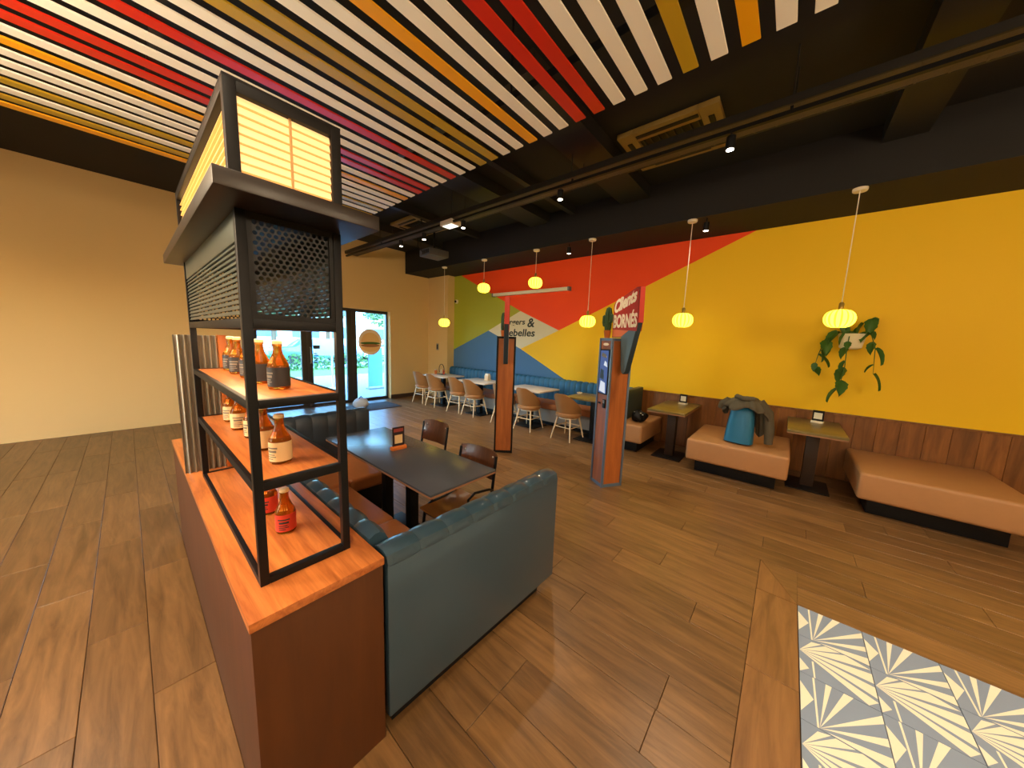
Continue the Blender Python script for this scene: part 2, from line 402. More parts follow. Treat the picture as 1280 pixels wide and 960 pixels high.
# generic burger-shaped sticker on the corner pane
bs = MB(); y = GY-.012
def disc(cx, cz, rx, rz, m, a0=0, a1=360, dy=0):
    pts = [(cx+rx*math.cos(R(a)), cz+rz*math.sin(R(a))) for a in [a0+(a1-a0)*i/20 for i in range(21 if a1-a0 < 360 else 20)]]
    MB().prism(pts, lambda u, v, t: (u, y+t-dy, v), 0, .004).build('sticker', m, g2, smooth=False)
M_bun = mat('sticker_bun', (244, 196, 128), .6); M_pat = mat('sticker_patty', (176, 112, 66), .6); M_skin = mat('sticker_pale', (250, 222, 184), .6)
disc(4.06, 1.5, .31, .33, M_skin); disc(4.06, 1.5, .24, .24, M_bun, 0, 180, .003); disc(4.06, 1.47, .26, .035, M_leaf, dy=.004); disc(4.06, 1.41, .25, .04, M_pat, dy=.005); disc(4.06, 1.37, .24, .12, M_bun, 180, 360, .003)
# ---- outdoors
M_pave = mat('pale_paving', (160, 160, 160), .8, noise=.06); M_grass = mat('grass', (110, 150, 70), .9, noise=.2, nscale=3); M_road = mat('asphalt', (150, 152, 156), .85)
struct(bx(-12, 45, WY+T, 14.5, -.12, -.03).build('ground_paving', M_pave, smooth=False), 'pale paving outside the entrance')
struct(bx(-12, 45, 14.5, 18, -.12, -.02).build('ground_lawn', M_grass, smooth=False), 'strip of lawn outside')
struct(bx(-12, 60, 18, 60, -.12, -.04).build('ground_road', M_road, smooth=False), 'grey car park outside')
def car(x, y, rgb, label):
    root = thing('parked_car', label, 'car', (x, y, -.04), 0, 'cars parked outside')
    prof = [(-2.1, .35), (-2.12, .75), (-1.9, .9), (-1.2, .98), (-.6, 1.42), (.8, 1.46), (1.5, 1.0), (2.0, .9), (2.1, .6), (2.05, .35)]
    body = MB().prism(prof, lambda u, v, t: (u, t, v), -.82, .82).build('body', mat('car_%d%d%d' % rgb, rgb, .25, coat=.5), root, .06)
    win = MB(); win.prism([(-1.05, 1.0), (-.55, 1.37), (.75, 1.4), (1.3, 1.02)], lambda u, v, t: (u, t, v), -.83, .83); win.build('side_window', mat('car_glass', (60, 80, 96), .1), root)
    for sx in (-1.3, 1.3):
        for sy in (-.78, .78):
            k = MB(); k.lathe([(.1, -.1), (.31, -.1), (.31, .1), (.1, .1)], 18); m = k.mesh('wheel', mat('tyre', (36, 36, 38), .8)); m.transform(Matrix.Rotation(R(90), 4, 'X'))
            link('wheel', m, root, (sx, sy, .31))
car(7.2, 21.5, (70, 120, 180), 'blue car parked outside, left of the others'); car(12.0, 21.8, (206, 212, 220), 'silver white car parked outside, right of the blue one'); car(17.0, 22.5, (64, 84, 110), 'dark blue car parked farthest right outside')
def tree(x, y, h, label, seed):
    rnd = random.Random(seed); root = thing('street_tree', label, 'tree', (x, y, -.04), 0, 'trees behind the car park')
    t = MB(); t.tube([(0, 0, 0), (.05, 0, h*.3), (-.05, .1, h*.55), (.1, 0, h*.8)], [.18, .14, .1, .04]); 
    for k in range(5):
        a = k*1.3; t.tube([(0, 0, h*.4+k*.2), (math.cos(a)*h*.14, math.sin(a)*h*.14, h*.55+k*.2), (math.cos(a)*h*.25, math.sin(a)*h*.25, h*.66+k*.25)], [.07, .05, .02], 6)
    t.build('trunk', mat('bark', (92, 76, 60), .9), root)
    b = MB()
    for k in range(1500):
        u = Vector((rnd.gauss(0, 1), rnd.gauss(0, 1), rnd.gauss(0, 1))).normalized()*(rnd.random()**.4); p = Vector((u.x*h*.33, u.y*h*.33, h*.68+u.z*h*.3))
        d = Vector((rnd.gauss(0, 1), rnd.gauss(0, 1), rnd.gauss(0, .6))).normalized()*.18; e = d.orthogonal().normalized()*.1
        b.add([p-d, p+e, p+d, p-e], [(0, 1, 2, 3)])
    o = b.build('foliage', mat('tree_leaf', (104, 142, 92), .7, noise=.25), root, smooth=False, fix=False); o['kind'] = 'stuff'
for i, (x, y, h, l) in enumerate([(6.5, 27, 6, 'leftmost tree behind the parked cars'), (10.5, 28.5, 7, 'second tree from the left behind the parked cars'), (15, 27.5, 6.5, 'third tree from the left behind the parked cars'), (20.5, 28.5, 7, 'rightmost tree behind the parked cars')]): tree(x, y, h, l, i)
hb = MB(); rnd = random.Random(3)
for k in range(1200):
    p = Vector((rnd.uniform(3, 14), rnd.uniform(16.8, 17.6), rnd.uniform(0, .7))); d = Vector((rnd.gauss(0, 1), rnd.gauss(0, 1), rnd.gauss(0, 1))).normalized()*.1; e = d.orthogonal().normalized()*.06
    hb.add([p-d, p+e, p+d, p-e], [(0, 1, 2, 3)])
o = hb.build('low_hedge', M_leaf, smooth=False, fix=False); o['kind'] = 'stuff'; tag(o, 'low clipped green hedge along the lawn outside', 'hedge')
ob = thing('office_building', 'pale low building with ribbon windows far beyond the car park', 'building', (24, 46, 0))
bx(-22, 12, 0, 6, 0, 7).build('wall', mat('pale_facade', (206, 212, 216), .7), ob, smooth=False)
for i in range(7):
    for k in range(2): bx(-20+i*4.5, -17+i*4.5, -.06, .02, 1.2+k*3, 2.7+k*3).build('window', mat('far_glass', (70, 96, 120), .15), ob, smooth=False)
sg = thing('pavement_sign', 'white board on a single post outside the entrance door', 'sign', (4.05, 10.7, -.03))
bx(-.5, .35, -.02, .02, 1.05, 1.55).build('board', M_white, sg, .01); MB().tube([(0, 0, 0), (0, 0, 1.06)], .03).build('post', M_white, sg); MB().lathe([(.22, 0), (.2, .04)], 20).build('base', M_white, sg)
bf = thing('banner', 'tall sky blue banner standing outside by the corner pane', 'banner', (5.15, 10.1, -.03))
bx(-.24, .2, -.01, .01, .08, 1.32).build('cloth', mat('banner_blue', (110, 170, 220), .7), bf, smooth=False); bx(-.3, .26, -.12, .12, 0, .04).build('foot', M_grey, bf); MB().tube([(-.26, 0, 0), (-.26, 0, 1.35)], .012).build('pole', M_grey, bf)

# ================================================================== OVERHEAD
# ---- slat raft
ZL, XE = 3.2, 2.18
raft = thing('ceiling_slat_raft', 'hanging raft of white, red, yellow and olive painted slats', 'slats', (0, 0, ZL))
seq = 'WYWOWWWRRWWY' + 'WWOOWWRWWRRWYWWWOWOY'
col = {'W': M_s_w, 'Y': M_s_y, 'O': M_s_o, 'R': M_s_r}
smesh = {k: bx(-5.6, 0, 0, .078, 0, .011).mesh('slat', m, .002, 1) for k, m in col.items()}
for i, k in enumerate(seq): link('slat', smesh[k], raft, (XE, .151+.1385*i, 0))
for i, k in enumerate('WRWWOWYWWRW'): link('slat', smesh[k], raft, (XE, .151-.1385*(i+1), 0))
for x in (1.75, .2, -1.4, -3): bx(x, x+.05, -1.35, 4.5, .011, .06).build('carrier_rail', M_blackm, raft, smooth=False)
for x in (1.75, -1.4):
    for y in (-1, 1.6, 4.2): MB().tube([(x+.025, y, .06), (x+.025, y, ZC-ZL)], .008, 6).build('hanger_rod', M_blackm, raft)
# ---- air conditioners
def cassette(x0, x1, y0, y1, label):
    root = thing('ceiling_air_conditioner', label, 'air conditioner', ((x0+x1)/2, (y0+y1)/2, ZC), 0, 'ceiling air conditioners')
    a, b = (x1-x0)/2, (y1-y0)/2
    p = MB(); t = .17
    p.box(-a, a, -b, -b+t, -.05, 0); p.box(-a, a, b-t, b, -.05, 0); p.box(-a, -a+t, -b+t, b-t, -.05, 0); p.box(a-t, a, -b+t, b-t, -.05, 0)
    p.build('panel', M_acp, root, .006)
    bx(-a+t, a-t, -b+t, b-t, -.02, 0).build('intake', M_blackm, root, smooth=False)
    for i in range(8): yy = -b+t+.04+i*(2*b-2*t-.08)/7; bx(-a+t, a-t, yy-.006, yy+.006, -.035, -.02).build('intake_bar', M_beam, root, smooth=False)
    for s in (-1, 1):
        bx(-a*.62, a*.62, s*(b-.085)-.025, s*(b-.085)+.025, -.058, -.045).build('louvre', M_blackm, root, .003)
        bx(s*(a-.085)-.025, s*(a-.085)+.025, -b*.62, b*.62, -.058, -.045).build('louvre', M_blackm, root, .003)
cassette(3.61, 4.42, .74, 1.69, 'dark square ceiling air conditioner nearest the right side')
cassette(3.58, 4.39, 5.45, 6.35, 'dark square ceiling air conditioner above the projector')
# ---- cable tray and track
ct = thing('cable_tray', 'long dark cable tray slung under the ceiling', 'cable tray', (3.52, 0, 3.50))
YT0, YT1 = -3.5, 8.0
for x in (-.14, .12): bx(x, x+.02, YT0, YT1, 0, .06).build('side_rail', M_beam, ct, smooth=False)
bx(-.12, .12, YT0, YT1, .003, .009).build('base_plate', mat('tray_mesh_brown', (84, 74, 62), .6, noise=.3, nscale=120), ct, smooth=False)
rm = bx(-.12, .12, -.006, .006, 0, .012).mesh('rung', MATS['tray_mesh_brown'], smooth=False)
for i in range(78): link('rung', rm, ct, (0, YT0+.1+i*.148, 0))
cb = MB()
for k in range(5): cb.tube([(-.1+k*.045, YT0, .03), (-.09+k*.045, 2, .03), (-.1+k*.048, YT1, .03)], .016, 6)
cb.build('cable_bundle', mat('cable_grey', (70, 66, 60), .6), ct)
for y in (-2, .2, 2.1, 4.2, 6.4):
    for x in (-.13, .13): MB().tube([(x, y, .06), (x, y, ZC-3.50)], .006, 6).build('hanger_rod', M_beam, ct)
tr = tag(bx(3.40, 3.435, YT0, YT1, 3.44, 3.47).build('lighting_track', M_blackm, smooth=False), 'slim black lighting track below the cable tray', 'lighting track')
for y in (-2, .2, 2.1, 4.2, 6.4): bx(3.41, 3.425, y-.01, y+.01, 3.47, 3.50).build('clip', M_blackm, tr)
def spot_lamp(x, y, z, ztop, label, power, tilt=(0, 0), size=95):
    root = thing('track_spotlight', label, 'spotlight', (x, y, z), 0, 'small black spotlights')
    MB().lathe([(.034, .0), (.036, .01), (.036, .1), (.02, .11)], 14).build('housing', M_blackm, root)
    MB().lathe([(.028, -.003), (.028, .004)], 14).build('lens', emis('spot_lens', (255, 240, 214), 9), root)
    MB().tube([(0, 0, .1), (0, 0, ztop-z)], .008, 6).build('stem', M_blackm, root)
    d = bpy.data.lights.new('spot_beam', 'SPOT'); d.energy = power; d.color = (1, .82, .58); d.spot_size = R(size); d.spot_blend = .8; d.shadow_soft_size = .04
    o = bpy.data.objects.new('spot_beam', d); C.objects.link(o); o.parent = root; o.location = (0, 0, -.02); o.rotation_euler = (R(tilt[0]), R(tilt[1]), 0)
    return root
ords = ['farthest', 'second farthest', 'middle', 'second nearest', 'nearest']
for (y, od) in zip((5.83, 5.09, 4.06, 2.31, .594), ords): spot_lamp(3.417, y*.975, 3.315, 3.44, 'small black cylinder spotlight on the track, '+od+' of five', 50)
for y, od in ((3.1, 'between the second and third pendants'), (1.03, 'beside the rightmost pendant')):
    spot_lamp(5.0+.06, y, ZS-.16, ZS, 'small black spotlight under the soffit '+od, 24)
for x, y, pw, l in ((.05, .55, 26, 'added black fill downlight under the slats above the viewer'), (1.3, -1.0, 26, 'added black fill downlight under the slats right of the viewer'), (-1.0, 1.6, 34, 'added black fill downlight under the slats over the left aisle'), (3.0, -1.6, 36, 'added black fill downlight over the tiled floor'), (-.9, 4.6, 60, 'added black fill downlight over the far end of the left aisle')):  # downlights added out of view to brighten floor and counter
    spot_lamp(x, y, 3.0, ZL, l, pw, size=130)
# ---- emergency light and projector
em = thing('emergency_light', 'small white glowing emergency light under the cable tray', 'light', (3.47, 4.33, 3.455)); 
bx(-.1, .1, -.14, .14, -.03, .04).build('housing', M_white, em, .01); bx(-.07, .07, -.11, .11, -.036, -.028).build('diffuser', emis('emergency_glow', (255, 248, 226), .9), em)
pj = thing('projector', 'dark ceiling projector on a pole with hanging cable', 'projector', (3.98, 5.45, 3.2), R(-4))
bx(-.21, .21, -.19, .19, 0, .13).build('body', mat('projector_grey', (70, 70, 72), .5), pj, .02); MB().tube([(0, 0, .13), (0, 0, ZC-3.2)], .02).build('mount_pole', M_blackm, pj)
k = MB().lathe([(.05, 0), (.05, .03), (.035, .035)], 16).mesh('lens', M_blackm); k.transform(Matrix.Rotation(R(90), 4, 'Y')); link('lens', k, pj, (.21, .06, .07))
MB().tube([(-.2, .1, .08), (-.28, .12, .18), (-.3, .1, .36), (-.2, .05, .5), (-.28, 0, .62)], .008, 6).build('cable', M_blackm, pj)
for i in range(5): bx(-.215, -.208, -.15+i*.05, -.12+i*.05, .03, .1).build('vent', M_blackm, pj)
# ---- projection screen case
ps = thing('projection_screen_case', 'long white roll-up projection screen case on the red wall', 'screen case', (WX, 4.615, 2.75))
bx(-.1, -.01, -1.05, 1.05, -.035, .035).build('case', M_white, ps, .012)
for s in (-1, 1): bx(-.105, 0, s*1.06-.02, s*1.06+.02, -.04, .04).build('end_cap', M_grey, ps, .008)
# ---- pendants
def pendant(x, y, z, ztop, label, m=M_globe, s=1.0, group='yellow globe pendants'):
    root = thing('globe_pendant', label, 'pendant lamp', (x, y, ztop), 0, group)
    MB().lathe([(.01, -.03), (.055, -.03), (.06, -.02), (.06, 0)], 18).build('canopy', M_cream, root)
    MB().tube([(0, 0, -.02), (0, 0, z+.17*s-ztop)], .0045, 6).build('cord', M_cream, root)
    dz = z-ztop
    MB().lathe([(.02, dz+.085*s), (.022, dz+.16*s), (.012, dz+.175*s)], 12).build('socket', M_brass, root)
    prof = [(.13*s*math.sin(math.pi*(.04+.92*i/14))**.75, -.095*s*math.cos(math.pi*i/14)) for i in range(15)]
    gb_ = MB().lathe([(r, dz+zz) for r, zz in prof], 48, fn=lambda w: 1+.018*math.cos(16*w))
    gb_.mi = [1 if (k % 48) % 3 == 0 else 0 for k in range(len(gb_.mi))]
    gb_.build('globe', [m, M_globe2 if m is M_globe else m], root)
    return root
PO = ['leftmost, hanging low by the corner', 'second from the left, hung high', 'third from the left, hung high', 'fourth from the left, above the kiosk side', 'right one over the yellow wall']
for y, z, l in zip((6.49, 5.15, 3.78, 2.655, 1.195), (2.04, 2.757, 2.75, 2.025, 2.025), PO): pendant(5.04, y, z, ZS, 'ribbed yellow globe pendant, '+l)
pendant(5.04, -.36, 2.02, ZS, 'ribbed yellow globe pendant farthest right, beside the hanging plant')
# unseen globe lamps added to light the slats and the foreground
M_fill_lamp = emis('added_fill_lamp_glow', (255, 228, 190), 32)
for i, (x, y) in enumerate([(-1.2, -1.2), (.6, -2.2), (-2.2, .8), (-1.6, 3.0), (2.4, -2.6), (-.95, 2.1)]):
    pendant(x, y, 2.55, ZC, ['added large warm fill globe just behind the viewer', 'added large warm fill globe by the near wall', 'added large warm fill globe by the added rear opening', 'added large warm fill globe over the aisle', 'added large warm fill globe by the side tables', 'added large warm fill globe left of the shelf unit'][i], M_fill_lamp, 1.5, 'large fill globes added out of view')

# ================================================================== COUNTER, SHELF UNIT, BOTTLES
CX0, CX1, CY0, CY1, CZ = .165, .579, 1.10, 3.53, .81
ctr = thing('counter', 'brown wooden counter with a bright orange oak top', 'counter', (.37, 2.3, 0))
def loc_box(root, *b): 
    l = root.location; return bx(b[0]-l.x, b[1]-l.x, b[2]-l.y, b[3]-l.y, b[4]-l.z, b[5]-l.z)
loc_box(ctr, CX0+.004, CX1-.004, CY0+.004, CY1, 0, CZ-.03).build('body', M_body, ctr, .002)
loc_box(ctr, CX0, CX1, CY0, CY1, CZ-.03, CZ).build('worktop', M_oakY, ctr, .002)

SX, SY, SW, SL = .226, 1.248, .29, 1.26      # unit origin, width, length
Z2, Z1, ZPB, ZPT = 1.168, 1.438, 1.69, 2.0
su = thing('shelf_unit', 'tall black steel shelf unit with oak shelves and a glowing lantern top', 'shelf unit', (SX, SY, CZ))
q = .026
def sb(x0, x1, y0, y1, z0, z1): return bx(x0, x1, y0, y1, z0-CZ, z1-CZ)
for x in (0, SW-q):
    for y in (0, SL-q): sb(x, x+q, y, y+q, CZ, ZPT).build('post', M_blackm, su, .002)
for z0, z1 in ((CZ, CZ+.024), (Z2-.03, Z2), (Z1-.028, Z1), (ZPB-.03, ZPB)):
    sb(q, SW-q, 0, q, z0, z1).build('rail', M_blackm, su, .002); sb(q, SW-q, SL-q, SL, z0, z1).build('rail', M_blackm, su, .002)
    sb(0, q*.6, q, SL-q, z0, z1).build('rail', M_blackm, su, .002); sb(SW-q*.6, SW, q, SL-q, z0, z1).build('rail', M_blackm, su, .002)
BT = {1: Z1-.002, 2: Z2-.002, 3: CZ+.022}
for z in BT.values(): sb(q*.62, SW-q*.62, q*.5, SL-q*.5, z-.02, z).build('shelf', M_oakY, su, .001)
sb(q*.6, SW-q*.6, q, SL-q, ZPB-.012, ZPB).build('soffit_board', M_white, su)
# perforated end panel: a plate with real staggered holes
def perforated(x0, x1, z0, z1, y, pitch, r):
    b = MB(); n = 8; rows = int((z1-z0)/(pitch*.87)); cols = int((x1-x0)/pitch)
    px = (x1-x0)/cols; pz = (z1-z0)/rows
    for j in range(rows):
        sh = .5 if j % 2 else 0
        for i in range(-1 if sh else 0, cols):
            cx0 = x0+(i+sh)*px; a, c2 = max(cx0, x0), min(cx0+px, x1)
            if c2-a < px*.9:
                b.add([(a, y, z0+j*pz), (c2, y, z0+j*pz), (c2, y, z0+(j+1)*pz), (a, y, z0+(j+1)*pz)], [(0, 1, 2, 3)]); continue
            cx, cz = (a+c2)/2, z0+(j+.5)*pz
            ring = [(cx+r*math.cos(math.pi/4*k), y, cz+r*math.sin(math.pi/4*k)) for k in range(8)]
            out = [(c2, y, cz), (c2, y, cz+pz/2), (cx, y, cz+pz/2), (a, y, cz+pz/2), (a, y, cz), (a, y, cz-pz/2), (cx, y, cz-pz/2), (c2, y, cz-pz/2)]
            b.add(ring+out, [(k, 8+k, 8+(k+1) % 8, (k+1) % 8) for k in range(8)])
    return b
for yy in (.012, SL-.012):
    pb = perforated(q+.012, SW-q-.012, ZPB-CZ+.014, ZPT-CZ-.018, yy, .0168, .0066); pb.build('perforated_panel', M_perf, su, smooth=False)
    for z0, z1 in ((ZPB, ZPB+.015), (ZPT-.02, ZPT)): sb(q, SW-q, yy-.008, yy+.008, z0, z1).build('panel_frame', M_blackm, su)
    for x0 in (q, SW-q-.013): sb(x0, x0+.013, yy-.008, yy+.008, ZPB+.015, ZPT-.02).build('panel_frame', M_blackm, su)
M_louv = mat('louvre_grey_metal', (96, 104, 98), .32, .5)
for xs, sg in ((.004, -1), (SW-.004, 1)):
    sb(min(xs, xs-sg*.006), max(xs, xs-sg*.006), q, SL-q, ZPT-.085, ZPT).build('fascia', M_louv, su, .001)
    for i in range(13):
        z = ZPB+.012+i*.0165
        MB().prism([(0, 0), (.006, 0), (.012, .013), (.006, .013)], lambda u, v, t: (xs-sg*u*.9, t, z-CZ+v), q, SL-q).build('louvre_slat', M_louv, su, smooth=False)
# cornice slab
co = sb(-.065, .352, -.155, SL+.12, ZPT, ZPT+.045).build('cornice', M_brown, su, .003)
# lantern box
LZ0, LZ1 = ZPT+.045, 2.338
for x in (-.007, SW+.009-.03):
    for y in (.0, SL-.03): sb(x, x+.03, y, y+.03, LZ0, LZ1).build('lantern_post', M_kdark, su, .002)
for z0, z1 in ((LZ1-.03, LZ1), (LZ0, LZ0+.012)):
    for y in (0, SL-.03): sb(.023, SW-.021, y, y+.03, z0, z1).build('lantern_rail', M_kdark, su, .002)
    for x in (-.007, SW-.021): sb(x, x+.03, .03, SL-.03, z0, z1).build('lantern_rail', M_kdark, su, .002)
def lapped(n, z0, z1, fn, a, b):
    m = MB(); st = (z1-z0)/n
    for i in range(n):
        zz = z0+i*st; m.m = 0; m.prism([(0, .003), (.012, .003), (.004, st), (0, st)], lambda u, v, t: fn(u, t, zz-CZ+v), a, b)
        m.m = 1; m.prism([(0, 0), (.0115, 0), (.0115, .003), (0, .003)], lambda u, v, t: fn(u, t, zz-CZ+v), a, b)  # darker, dimmer strip: shade under each lap put into the colour
    return m
for y, s in ((.024, -1), (SL-.024, 1)): lapped(10, LZ0+.012, LZ1-.03, lambda u, t, v: (t, y+s*u, v), .023, SW-.021).build('diffuser_panel', [M_diff, mat('lap_shade', (214, 160, 90), .6, emit=(255, 186, 100), estr=.2)], su, smooth=False)
for x, s in ((.016, -1), (SW-.014, 1)): lapped(10, LZ0+.012, LZ1-.03, lambda u, t, v: (x+s*u, t, v), .03, SL-.03).build('diffuser_panel', [M_diff, mat('lap_shade', (214, 160, 90), .6, emit=(255, 186, 100), estr=.2)], su, smooth=False)
sb(.15, .157, .010, .0145, LZ0+.012, LZ1-.03).build('lantern_shadow_strip', mat('shadow_strip_tan', (206, 160, 100), .5), su)  # tan strip standing in for the shadow of a post inside the lantern
sb(-.007, SW+.009, 0, SL, LZ1, LZ1+.006).build('lantern_lid', M_kdark, su)
ld = bpy.data.lights.new('shelf_strip', 'AREA'); ld.shape = 'RECTANGLE'; ld.size = .2; ld.size_y = 1.1; ld.energy = 2.2; ld.color = (1, .7, .4)
lo_ = bpy.data.objects.new('shelf_strip', ld); C.objects.link(lo_); lo_.parent = su; lo_.location = (SW/2, SL/2, ZPB-CZ-.016)
# bottles
def bottle(x, y, z, kind, label):
    root = thing('beer_bottle', label, 'bottle', (x, y, z), random.uniform(-.5, .5)+R(-140), 'amber bottles on the shelf unit')
    k = BOT.get(kind)
    if not k:
        prof = [(.02, 0), (.034, .002), (.0365, .008), (.0365, .082), (.034, .095), (.024, .117), (.017, .135), (.0145, .15), (.0145, .165), (.0165, .167), (.0165, .172), (.013, .174)]
        gl = MB().lathe(prof, 24).mesh('glass', M_amber)
        cap = MB().lathe([(.0165, .171), (.0172, .173), (.0165, .183), (.012, .186)], 20, fn=lambda w: 1+.02*math.cos(20*w)).mesh('cap', M_cap)
        lm = {'d': M_lab_d, 'c': M_lab_c, 'r': M_lab_r}[kind]
        def lab(a0, a1, z0, z1, r): return lambda u, v: (r*math.cos(a0+(a1-a0)*u), r*math.sin(a0+(a1-a0)*u), z0+(z1-z0)*v)
        la = MB().grid(lab(R(-170), R(170), .012, .084, .0369), 28, 1).mesh('label', lm)
        pr = MB()
        for (a0, a1, z0, z1) in [(-34, 34, .06, .066), (-28, 28, .046, .055), (-30, 20, .036, .040), (-30, 26, .028, .032), (-30, 10, .02, .024)]: pr.grid(lab(R(a0), R(a1), z0, z1, .0372), 6, 1)
        pm = pr.mesh('print', M_print if kind != 'r' else M_lab_d)
        nb = MB()
        def sh(u, v):
            a = R(-26+52*u); zz = .1+.022*v; r = .0325-(zz-.098)*.46; return (r*math.cos(a), r*math.sin(a), zz)
        nb.grid(sh, 6, 3); nm = nb.mesh('neck_label', mat('gold_label', (220, 164, 60), .35, .3))
        k = BOT[kind] = (gl, cap, la, pm, nm)
    link('glass', k[0], root); link('cap', k[1], root); l = link('label', k[2], root); link('print', k[3], l); link('neck_label', k[4], root)
BOT = {}
O5 = ['nearest', 'second nearest', 'third', 'fourth', 'farthest']
for (x, y), o in zip([(.37, 1.49), (.357, 1.695), (.365, 1.93), (.36, 2.14), (.366, 2.34)], O5): bottle(x, y, BT[1], 'd', 'amber bottle with black label on the top shelf, '+o+' in its row')
for (x, y), o in zip([(.346, 1.425), (.343, 1.635), (.352, 1.86), (.337, 2.06), (.341, 2.275)], O5): bottle(x, y, BT[2], 'c', 'amber bottle with cream label on the middle shelf, '+o+' in its row')
for (x, y), o in zip([(.374, 1.525), (.365, 1.745)], ['nearer', 'farther']): bottle(x, y, BT[3], 'r', 'amber bottle with red label on the lowest shelf, '+o+' of two')
# corrugated divider standing on the counter
dv = thing('corrugated_divider', 'corrugated steel divider with an orange wooden post on the counter', 'divider', (.28, 2.62, CZ))
cg = MB(); cg.grid(lambda u, v: (-.115+u*.185, .012*math.sin(u*2*math.pi*7), v*.81), 84, 1, lambda u, v: (-.115+u*.185, .004+.012*math.sin(u*2*math.pi*7), v*.81)); cg.build('corrugated_sheet', M_corr, dv)
bx(.072, .108, -.025, .025, 0, .815).build('post', M_orange, dv, .003); bx(.108, .125, -.02, .02, 0, .77).build('edge_strip', M_orange, dv, .002)

# ================================================================== BOOTH
def channel_mesh(wd, d, zs, zt, puff, m):
    prof = [(d, zs), (d, zs+(zt-zs)*.35), (d, zs+(zt-zs)*.7), (d-.002, zt-.05), (d-.018, zt-.016), (d*.6, zt), (d*.35, zt-.001), (.012, zt-.014), (.0, zt-.05)]
    nr = [(1, 0), (1, 0), (1, 0), (1, .2), (.7, .7), (.1, 1), (-.1, 1), (-.7, .7), (-.6, 0)]
    b = MB(); nu = 8
    def p(u, j):
        k = puff*(1-abs(2*u-1)**3.2); return ((u-.5)*wd, prof[j][0]+nr[j][0]*k, prof[j][1]+nr[j][1]*k*1.2)
    n = len(prof)
    vs = [p(i/nu, j) for i in range(nu+1) for j in range(n)]
    fs = [(i*n+j, (i+1)*n+j, (i+1)*n+j+1, i*n+j+1) for i in range(nu) for j in range(n-1)]
    fs += [tuple(range(n)), tuple(nu*n+j for j in reversed(range(n)))]
    fs += [(i*n, i*n+n-1, (i+1)*n+n-1, (i+1)*n) for i in range(nu)]
    return b.add(vs, fs).mesh('back_channel', m)
def channels(root, length, wd, d, zs, zt, m, x0=0, puff=.012):
    n = max(1, round(length/wd)); w2 = length/n; me = channel_mesh(w2*.995, d, zs, zt, puff, m)
    for i in range(n): link('back_channel', me, root, (x0+(i+.5)*w2, 0, 0))
def cushion(x0, x1, y0, y1, z0, z1, r=.035): return bx(x0, x1, y0, y1, z0, z1), r
# near bench (plain back towards the viewer)
nb = thing('booth_bench', 'blue vinyl booth bench with its plain back towards the viewer', 'bench', (.592, 1.10, 0), R(-1.2), 'booth benches')
NL = 1.185
bx(0, NL, 0, .04, .075, .77).build('back_panel', M_blue, nb, .008)
channels(nb, NL-.004, .148, .13, .40, .812, M_blue, .002, .005)
bx(.03, NL-.12, .04, .12, 0, .075).box(.52, NL-.12, .12, .42, 0, .075).build('plinth', M_blackm, nb)
bx(.515, NL-.005, .125, .40, .075, .31).build('base', mat('dark_bench_base', (40, 34, 30), .6), nb, .005)
bx(.515, NL, .125, .44, .31, .43).build('seat', M_tan, nb, .03, 3)
# side bench along the counter
sbn = thing('booth_bench', 'side booth bench with tufted blue back along the counter', 'bench', (.583, 1.25, 0), 0, 'booth benches')
root = sbn; n = 15; w2 = 2.24/n; me = channel_mesh(w2*.995, .098, .40, .822, .008, M_blue)
me.transform(Matrix.Rotation(R(-90), 4, 'Z'))
for i in range(n): link('back_channel', me, root, (0, (i+.5)*w2, 0))
bx(.04, .47, 0, 1.42, .075, .31).build('base', M_blackm, root, .005)
bx(.09, .45, .05, 1.4, 0, .075).build('plinth', M_blackm, root)
bx(.1, .52, -.01, .68, .31, .435).build('seat', M_tan, root, .035, 3); bx(.1, .52, .69, 1.43, .31, .43).build('seat', M_tan, root, .035, 3)
# far bench
fb = thing('booth_bench', 'far booth bench with dark navy ribbed back beyond the grey table', 'bench', (.68, 3.53, 0), R(180), 'booth benches')
FL = .965
bx(-FL, 0, 0, .03, .075, .84).build('back_panel', M_navy, fb, .006)
channels(fb, FL, .14, .13, .40, .875, M_navy, -FL, .006)
bx(-FL+.13, 0, .03, .72, .075, .31).build('base', M_blackm, fb, .005); bx(-FL+.16, -.02, .05, .68, 0, .075).build('plinth', M_blackm, fb)
bx(-FL+.13, -.46, .12, .82, .31, .43).build('seat', M_tan, fb, .03, 3); bx(-.455, .0, .12, .82, .31, .43).build('seat', M_tan, fb, .03, 3)
# table
bt = thing('booth_table', 'long dark grey rectangular table in the blue booth', 'table', (1.345, 2.26, 0))
t = MB(); t.box(-.275, .275, -.77, .77, .735, .75); t.build('table_top', M_top, bt, .003)
bx(-.275, .275, -.77, .77, .722, .735).build('edge_board', M_edge, bt, .002)
for y in (-.15, .22):
    bx(-.035, .035, y-.035, y+.035, .02, .70).build('pedestal', M_blackm, bt, .004); bx(-.2, .2, y-.06, y+.06, .70, .722).build('top_plate', M_blackm, bt); bx(-.22, .22, y-.15, y+.15, 0, .02).build('foot_plate', M_blackm, bt, .004)
cd = thing('card_holder', 'small wooden block holding a dark menu card on the grey table', 'card holder', (1.365, 2.335, .75), R(-3))
MB().prism([(-.022, 0), (.022, 0), (.022, .018), (.012, .03), (-.012, .03), (-.022, .018)], lambda u, v, t: (t, u, v), -.062, .062).build('block', M_orange, cd, .002)
card = bx(-.05, .05, -.003, .003, .02, .185).build('card', mat('card_dark', (44, 30, 34), .5), cd)
bx(-.033, .033, -.0042, -.003, .05, .12).build('card_picture', M_lab_c, card); bx(-.04, .04, -.0042, -.003, .145, .172).build('card_heading', mat('card_red', (150, 66, 60), .5), card)
